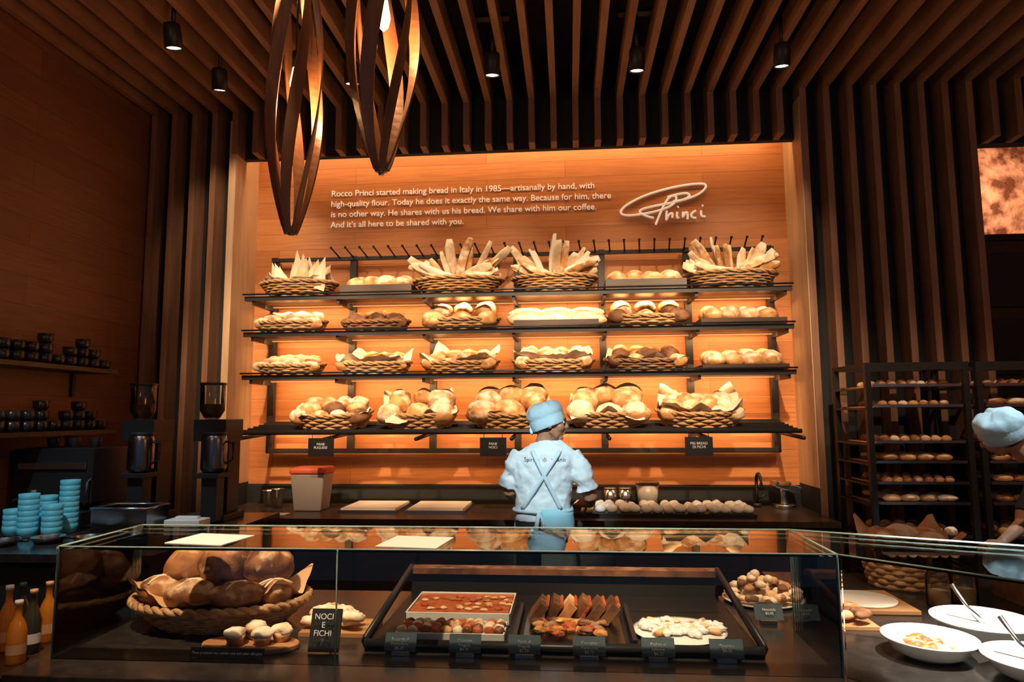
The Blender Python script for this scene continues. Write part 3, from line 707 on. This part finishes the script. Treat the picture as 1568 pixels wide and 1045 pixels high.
g=G(); g.bx(-2.40,-2.18,3.95,4.08,ZK,ZK+.06,M_white); g.bx(-2.36,-2.22,4.0,4.04,ZK+.06,ZK+.075,M_white); g.obj('napkin_box',bevel=.005)
for x,y,r in ((-2.80,3.55,.08),(-2.60,3.58,.07),(-2.98,3.45,.08)):
    g=G(); g.lathe([(r*.8,0),(r,.03),(r*1.05,.034),(r*.95,.03),(r*.75,.005)],(x,y,ZK),M_steel,24); g.tube([(x+r,y,ZK+.028),(x+r+.08,y-.02,ZK+.03)],.008,M_blackm); g.obj('steel_dish')
def grinder(x,y):
    g=G(); z=ZK; hx=x-.05; cx=x+.07
    g.box((x,y,z+.02),(.26,.28,.04),M_blackm); g.box((x,y+.05,z+.32),(.18,.16,.56),M_blackm); g.box((x,y-.0,z+.58),(.22,.24,.14),M_blackm)
    g.lathe([(.05,0),(.078,.05),(.08,.22)],(hx,y,z+.66),M_glassj,24,close=False); g.cyl((hx,y,z+.88),.085,.015,M_blackm,24); g.lathe([(.046,0),(.07,.05),(.07,.09)],(hx,y,z+.662),M_b3,20)
    g.lathe([(.065,0),(.078,.02),(.078,.20),(.07,.23)],(cx,y-.18,z+.32),M_steeld,24); g.tube([(cx+.073,y-.18,z+.51),(cx+.125,y-.18,z+.50),(cx+.125,y-.18,z+.40),(cx+.073,y-.18,z+.37)],.009,M_blackm)
    g.box((cx,y-.18,z+.30),(.16,.18,.03),M_blackm); g.box((cx,y-.18,z+.15),(.10,.10,.28),M_blackm); g.cyl((cx,y-.18,z+.55),.075,.02,M_blackm)
    g.obj('coffee_grinder',bevel=.006)
grinder(-2.82,4.42); grinder(-2.33,4.42)
g=G(); g.box((-3.29,4.38,ZK+.30),(.54,.42,.34),M_blackm); g.box((-3.29,4.30,ZK+.04),(.56,.46,.08),M_blackm)
for x in (-3.5,-3.08): g.box((x,4.45,ZK+.12),(.05,.3,.12),M_blackm)
for x in (-3.42,-3.16):
    g.cyl((x,4.18,ZK+.16),.035,.05,M_steel); g.tube([(x,4.18,ZK+.17),(x,4.02,ZK+.16)],.012,M_blackm)
g.tube([(-3.04,4.2,ZK+.30),(-3.03,4.14,ZK+.26),(-3.03,4.12,ZK+.12)],.006,M_steel)
for x in (-3.45,-3.3,-3.15): g.lathe([(.03,0),(.04,.06),(.036,.06),(.02,.01)],(x,4.36,ZK+.471),M_stone,16)
g.box((-3.29,4.16,ZK+.36),(.46,.01,.04),M_steel); g.obj('espresso_machine',bevel=.01)
for zz in (2.0,1.56):
    g=G(); g.bx(XL+.001,-3.36,2.6,4.86,zz-.03,zz,M_shelfw)
    for y in (2.9,3.8,4.7): g.bx(XL+.001,XL+.02,y,y+.03,zz-.2,zz-.03,M_blackm)
    g.obj('wall_shelf')
    g=G()
    for i in range(16):
        y=4.78-i*.115
        for st in range(1+ (i%4>0) + (i%3==2)):
            g.lathe([(.03,0),(.045,.02),(.047,.065),(.043,.065),(.028,.006)],(-3.43,y,zz+.001+st*.067),M_stone,18)
    g.obj('cup_row')

# ------------------------------------------------------------------ bakery racks
def rack(x0,x1,seed):
    g=G(); ya,yb=4.72,5.25
    for x in (x0,x1):
        for y in (ya,yb): g.bx(x-.018,x+.018,y-.018,y+.018,.06,1.98,M_blackm)
        for y in (ya,yb): g.cyl((x,y,0),.03,.06,M_blackm,12)
        g.bx(x-.015,x+.015,ya,yb,1.95,1.98,M_blackm); g.bx(x-.015,x+.015,ya,yb,.10,.13,M_blackm)
    g.bx(x0,x1,ya-.015,ya+.015,1.93,1.98,M_blackm); g.bx(x0,x1,yb-.015,yb+.015,1.95,1.98,M_blackm); g.bx(x0,x1,yb-.015,yb+.015,.1,.13,M_blackm)
    rr=random.Random(seed)
    for i,z in enumerate((.35,.6,.85,1.06,1.19,1.325,1.455,1.69,1.825)):
        for x in (x0,x1): g.bx(x-.02,x+.02,ya,yb,z-.02,z-.008,M_blackm)
        g.bx(x0+.03,x1-.03,ya-.01,yb-.02,z-.006,z+.002,M_steel)
        g.bx(x0+.03,x1-.03,ya-.014,ya-.006,z-.006,z+.012,M_steel)
        kind=rr.choice((0,1,2))
        n=(5,7,4)[kind]
        for c in range(n):
            for r in range(3):
                if rr.random()<.08: continue
                x=x0+.08+(x1-x0-.16)*(c+.5)/n; s=(.042,.03,.05)[kind]
                g.blob((x,ya+.06+r*.15,z+.004+s*.5),(s*(1,1.1,1.25)[kind],s*.9,s*(.75,.8,.5)[kind]),rr.choice([M_b2,M_b1,M_b5,M_b2]),rot=rr.uniform(-.4,.4),seed=rr.random()*30,amp=.08,flat=.6,su=12,sv=8)
    g.obj('bakery_rack')
rack(1.98,2.60,1); rack(2.68,3.32,2)

# ------------------------------------------------------------------ people
def remesh(o,vox,smooth=6,disp=None):
    m=o.modifiers.new('r','REMESH'); m.mode='VOXEL'; m.voxel_size=vox; m.use_smooth_shade=True
    s=o.modifiers.new('s','SMOOTH'); s.iterations=smooth; s.factor=.5
    if disp:
        t=bpy.data.textures.new('fold','CLOUDS'); t.noise_scale=disp[1]; t.noise_depth=2
        d=o.modifiers.new('d','DISPLACE'); d.texture=t; d.strength=disp[0]; d.mid_level=.5
    return o
def head(M,parent,k=-.45):
    g=G(); g.M=M
    g.ell((-.012,0,.022),(.098,.077,.098),M_skin); g.ell((.022,0,-.045),(.062,.057,.065),M_skin)
    g.ell((.062,0,-.092),(.024,.026,.02),M_skin); g.ell((.094,0,-.022),(.02,.013,.016),M_skin)
    g.tube([(.082,0,.022),(.096,0,-.004),(.104,0,-.02)],[.009,.010,.012],M_skin,8)
    g.ell((.074,0,.028),(.02,.052,.013),M_skin); g.ell((.086,0,-.052),(.012,.024,.007),M_skin); g.ell((.083,0,-.066),(.013,.021,.008),M_skin)
    for s in(-1,1):
        g.ell((.055,s*.038,-.025),(.032,.026,.03),M_skin); g.ell((-.008,s*.079,-.012),(.020,.009,.032),M_skin)
        g.tube([(-.0,s*.055,-.05),(.045,s*.040,-.085)],[.02,.018],M_skin,8)
    g.tube([(-.02,0,-.03),(-.03,0,-.10),(-.035,0,-.17)],[.058,.052,.060],M_skin,16)
    o=g.obj('head',False,parent=parent); remesh(o,.0045,3)
    g=G(); g.M=M
    for s in(-1,1):
        g.ell((.074,s*.031,.006),(.013,.014,.009),M_eye,su=12,sv=8); g.ell((.0855,s*.031,.006),(.003,.005,.006),M_hair,su=10,sv=8)
        g.tube([(.088,s*.016,.026),(.090,s*.031,.031),(.082,s*.046,.026)],.003,M_hair,6)
    g.obj('eyes',False,parent=parent)
    g=G(); g.M=M; g.ell((-.028,0,-.008),(.086,.077,.082),M_hair); o=g.obj('hair',False,parent=parent); remesh(o,.008,3)
    g=G(); MM=M@Matrix.Translation((-.022,0,.0))@Matrix.Rotation(k,4,'Y'); g.M=MM
    pr=[(.94,-.035),(1.0,-.01),(1.01,.026),(.99,.033),(1.05,.046),(1.06,.066),(1.0,.088),(.86,.108),(.62,.122),(.3,.130),(.001,.131)]
    seg=56; vs=[];fs=[]
    for j,(r,z) in enumerate(pr):
        for i in range(seg):
            a=2*pi*i/seg; w=1+(.07*noise.noise(V((cos(a)*4,sin(a)*4,j*.5))) if j>3 else 0)
            zz=z+(.026*noise.noise(V((cos(a)*2.5*r,sin(a)*2.5*r,7))) if j>4 else 0)
            vs.append((.114*r*cos(a)*w,.092*r*sin(a)*w,zz))
    for j in range(len(pr)-1):
        for i in range(seg):
            a=j*seg+i;b=j*seg+(i+1)%seg; fs.append((a,b,b+seg,a+seg))
    g.add(vs,fs,M_cap)
    g.ell((-.112,0,.01),(.012,.018,.012),M_cap)
    g.tube([(-.114,.01,.01),(-.125,.02,-.02),(-.122,.03,-.05)],[.008,.011,.006],M_cap,8,ry=.004)
    g.tube([(-.114,-.01,.01),(-.122,-.015,-.015),(-.118,-.02,-.04)],[.008,.011,.006],M_cap,8,ry=.004)
    o=g.obj('cap',False,parent=parent); so=o.modifiers.new('so','SOLIDIFY'); so.thickness=.002
    ss=o.modifiers.new('ss','SUBSURF'); ss.levels=1; ss.render_levels=1
def hand(g,wrist,d,palmn,mat,side=1,curl=.5):
    W=V(wrist); d=V(d).normalized(); n=V(palmn).normalized(); s=d.cross(n).normalized()*side
    g.tube([W,W+d*.03,W+d*.085],[.024,.034,.038],mat,12,ry=[.018,.016,.014],up=n)
    for i,(o,L) in enumerate(((.027,.068),(.009,.076),(-.009,.070),(-.026,.055))):
        b=W+d*.075+s*o; p=[b]; dd=d.copy()
        for k in range(3):
            dd=(dd+n*curl*(.55+.25*k)).normalized(); p.append(p[-1]+dd*L*(.42,.32,.26)[k])
        g.tube(p,[.0088,.0082,.0075,.006],mat,8)
    b=W+d*.025+s*.026; g.tube([b,b+(d*.6+s*.8)*.035,b+(d*.95+s*.5+n*.4)*.065,b+(d*1.2+s*.3+n*.8)*.08],[.013,.011,.0095,.007],mat,8)
bk=empty('baker',(0,0,0))
TR=[(.84,-.18,4.63,.185,.13),(.93,-.18,4.63,.19,.135),(1.02,-.18,4.63,.180,.125),(1.12,-.178,4.625,.185,.12),(1.22,-.175,4.62,.202,.125),(1.32,-.165,4.62,.215,.125),(1.39,-.155,4.62,.205,.112),(1.435,-.14,4.625,.15,.09),(1.465,-.13,4.63,.09,.07),(1.48,-.125,4.63,.07,.062)]
g=G(); g.loft([(.955,-.18,4.63,.190,.135)]+TR[2:],M_shirt)
g.tube([(-.32,4.62,1.39),(-.37,4.615,1.31),(-.392,4.63,1.23),(-.405,4.64,1.17)],[.064,.070,.069,.074],M_shirt,16)
g.tube([(.01,4.62,1.39),(.062,4.61,1.31),(.095,4.60,1.23),(.115,4.61,1.155)],[.064,.070,.072,.080],M_shirt,16)
o=g.obj('tshirt',False,parent=bk); remesh(o,.008,2,(.022,.06))
sh=o
g=G()
g.tube([(-.39,4.63,1.25),(-.40,4.64,1.14),(-.37,4.74,1.085),(-.31,4.88,1.035)],[.048,.046,.042,.026],M_skin,12)
g.tube([(.095,4.61,1.25),(.135,4.62,1.11),(.13,4.73,1.065),(.07,4.88,1.03)],[.050,.048,.045,.026],M_skin,12)
hand(g,(-.31,4.87,1.035),(.35,.85,-.25),(0,-.25,-1),M_skin,side=1,curl=.55)
hand(g,(.07,4.87,1.03),(-.2,.95,-.25),(0,-.25,-1),M_skin,side=-1,curl=.55)
o=g.obj('arms',False,parent=bk); remesh(o,.004,2)
head(Matrix.Translation((-.118,4.635,1.600))@Matrix.Rotation(radians(2),4,'Z')@Matrix.Rotation(.10,4,'Y')@Matrix.Scale(1.06,4),bk)
g=G(); g.loft([(1.0,-.18,4.63,.172,.12),(.9,-.18,4.63,.188,.13),(.8,-.18,4.63,.188,.13)][::-1],M_pants)
for sx in(-1,1): g.tube([(-.18+sx*.085,4.63,.86),(-.18+sx*.09,4.62,.48),(-.18+sx*.095,4.63,.09)],[.098,.075,.062],M_pants,14)
o=g.obj('trousers',False,parent=bk); remesh(o,.014,4)
g=G()
for sx in(-1,1): g.tube([(-.18+sx*.095,4.56,.045),(-.18+sx*.1,4.66,.045),(-.18+sx*.11,4.80,.035)],[.042,.045,.035],M_black,12,ry=[.045,.045,.03])
o=g.obj('shoes',False,parent=bk); remesh(o,.01,2)
def tors(z):
    for a,b in zip(TR,TR[1:]):
        if a[0]<=z<=b[0]:
            t=(z-a[0])/(b[0]-a[0]); return [a[i]+(b[i]-a[i])*t for i in range(5)]
    return list(TR[0] if z<TR[0][0] else TR[-1])
def backpt(x,z,off=.011):
    _,cx,cy,rx,ry=tors(z); u=min(.97,abs((x-cx)/rx)); return V((x,cy-ry*(1-u**2.3)**(1/2.3)-off,z))
g=G()
for a,b in (((-.24,1.41),(-.06,1.04)),((-.06,1.41),(-.31,1.04))):
    P=[backpt(a[0]+(b[0]-a[0])*t,a[1]+(b[1]-a[1])*t) for t in [k/20 for k in range(21)]]
    g.tube(P,.011,M_strap,8,ry=.005,up=(0,1,0))
vs=[];fs=[];na=44;nz=12
for j in range(nz+1):
    z=1.04-.57*j/nz
    for i in range(na+1):
        a=radians(-92+ (250)*i/na)
        k=1.08+.10*j/nz+.035*sin(a*11)*(j/nz)+.015*noise.noise(V((a*3,z*4,1)))
        zr=max(z,.86); _,cx,cy,rx,ry=tors(zr)
        ca,sa=cos(a),sin(a)
        vs.append((cx+rx*k*ca,cy+ry*k*sa*1.06,z-(.02*sin(a*5)*(j==nz))))
for j in range(nz):
    for i in range(na):
        a=j*(na+1)+i; fs.append((a,a+1,a+na+2,a+na+1))
g.add(vs,fs,M_apron)
P=[]
for i in range(40):
    a=2*pi*i/40; _,cx,cy,rx,ry=tors(1.02); P.append((cx+rx*1.09*cos(a),cy+ry*1.12*sin(a),1.022))
g.tube(P,.005,M_strap,6,True,ry=.010)
g.tube([(-.20,4.48,1.02),(-.215,4.465,.94),(-.225,4.47,.85)],[.010,.012,.008],M_strap,6,ry=.004)
g.tube([(-.19,4.48,1.02),(-.17,4.465,.95),(-.165,4.47,.88)],[.010,.012,.008],M_strap,6,ry=.004)
o=g.obj('apron',False,parent=bk); so=o.modifiers.new('so','SOLIDIFY'); so.thickness=.003
sw=o.modifiers
t=textobj('Spirito  di  Milano',.038,(-.16,4.40,1.345),M_steeld,bk)
bpy.context.view_layer.update()
me=bpy.data.meshes.new_from_object(t); t2=bpy.data.objects.new('shirt_print',me); COL.objects.link(t2); t2.matrix_world=t.matrix_world.copy()
bpy.data.objects.remove(t); t2.parent=bk
sw=t2.modifiers.new('sw','SHRINKWRAP'); sw.target=sh; sw.wrap_method='PROJECT'; sw.use_project_z=True; sw.use_negative_direction=True; sw.use_positive_direction=True; sw.offset=.002
b2=empty('leaning_baker',(0,0,0))
up=V((-.66,-.10,.72)).normalized(); fc=V((.10,.05,-.62)); fc=(fc-up*fc.dot(up)+V((0,.28,0))).normalized(); fc=(fc-up*fc.dot(up)).normalized(); sd=up.cross(fc)
MH=Matrix(((fc.x,sd.x,up.x,2.30),(fc.y,sd.y,up.y,3.9),(fc.z,sd.z,up.z,1.530),(0,0,0,1)))
head(MH,b2,k=-.25)
g=G()
g.tube([(2.90,3.95,.90),(2.88,3.95,1.02),(2.80,3.94,1.2),(2.66,3.93,1.33),(2.54,3.92,1.40),(2.46,3.915,1.42)],[.15,.15,.16,.16,.10,.06],M_dshirt,18,ry=[.13,.13,.15,.2,.11,.06],up=(0,1,0))
g.tube([(2.62,3.76,1.34),(2.56,3.70,1.20),(2.50,3.70,1.08)],[.07,.062,.055],M_dshirt,12); g.tube([(2.66,4.10,1.32),(2.62,4.16,1.2),(2.56,4.16,1.08)],[.07,.062,.055],M_dshirt,12)
o=g.obj('dark_tshirt',False,parent=b2); remesh(o,.011,5,(.02,.08))
g=G(); g.tube([(2.50,3.70,1.10),(2.46,3.72,1.04),(2.30,3.76,.93)],[.045,.042,.026],M_skin,10); g.tube([(2.56,4.16,1.10),(2.53,4.14,1.02),(2.36,4.05,.94)],[.045,.042,.026],M_skin,10)
hand(g,(2.31,3.755,.94),(-.9,.3,-.1),(0,0,-1),M_skin,1,.3); hand(g,(2.37,4.05,.94),(-.95,-.1,-.1),(0,0,-1),M_skin,-1,.3)
o=g.obj('arms',False,parent=b2); remesh(o,.0045,2)
g=G(); g.loft([(.72,2.92,3.95,.15,.17),(.95,2.90,3.95,.155,.17),(1.0,2.89,3.95,.14,.15)],M_pants)
for sy in(-1,1): g.tube([(2.92,3.95+sy*.09,.8),(2.93,3.95+sy*.09,.45),(2.95,3.95+sy*.09,.09)],[.095,.075,.06],M_pants,14)
o=g.obj('trousers',False,parent=b2); remesh(o,.014,4)
g=G()
for sy in(-1,1): g.tube([(3.0,3.95+sy*.09,.045),(2.9,3.95+sy*.09,.045),(2.76,3.95+sy*.1,.035)],[.042,.045,.035],M_black,12,ry=[.045,.045,.03])
g.obj('shoes',False,parent=b2)
g=G(); g.bx(2.05,2.62,3.66,4.2,.84,.88,M_ctop); g.bx(2.08,2.6,3.7,4.16,0,.84,M_black); g.obj('prep_table')

# ------------------------------------------------------------------ lights
fixture(-1.5,1.35,(-1.32,2.60,.9),650,(1,.68,.42),26,tilt=.9)  # this and the next two: spots added out of frame to brighten the case
fixture(-.3,1.35,(-.25,2.6,.9),480,(1,.70,.44),32,tilt=.9)
fixture(.6,1.35,(.7,2.8,.9),480,(1,.70,.44),32,tilt=.9)
fixture(1.7,1.9,(1.38,2.40,.9),2100,(1,.88,.76),20,tilt=.9)  # added out-of-frame spot that brightens the serving bowls
fixture(-.35,.9,(-.13,4.6,1.30),950,(.70,.92,1),11,tilt=.9)  # added out-of-frame cool spot that brightens the baker
fixture(2.5,2.0,(2.3,3.9,1.5),380,(.66,.90,1),16,tilt=.9)
fixture(-2.7,2.2,(-2.85,3.9,1.0),200,(.65,.88,1),34,tilt=.9)
fixture(2.4,3.2,(2.6,4.9,1.3),150,(1,.7,.45),50,tilt=.9)
light('back_room_lamp','POINT',(4.1,6.5,3.9),(1,.62,.40),50,size=.1)
light('side_fill_light','POINT',(3.6,1.0,3.4),(1,.48,.24),36,size=.25)  # added fill light for slats and ceiling, no fixture here
light('side_fill_light','POINT',(-2.0,.3,3.3),(1,.44,.22),28,size=.25)  # added fill light towards the left wall, no fixture here
w=bpy.data.worlds.new('w'); SC.world=w; w.use_nodes=True; w.node_tree.nodes['Background'].inputs[0].default_value=(.30,.55,.85,1); w.node_tree.nodes['Background'].inputs[1].default_value=.12

# ------------------------------------------------------------------ camera
cd=bpy.data.cameras.new('camera'); cam=bpy.data.objects.new('camera',cd); COL.objects.link(cam)
cd.lens=24; cd.sensor_width=36; cd.clip_start=.05
cam.matrix_world=Matrix.Translation((0,0,1.65))@Matrix.Rotation(radians(4.68),4,'Z')@Matrix.Rotation(pi/2+math.atan(113/1045),4,'X')@Matrix.Rotation(-0.006,4,'Z')
SC.camera=cam
SC.view_settings.view_transform='Standard'
SC.view_settings.exposure=.1
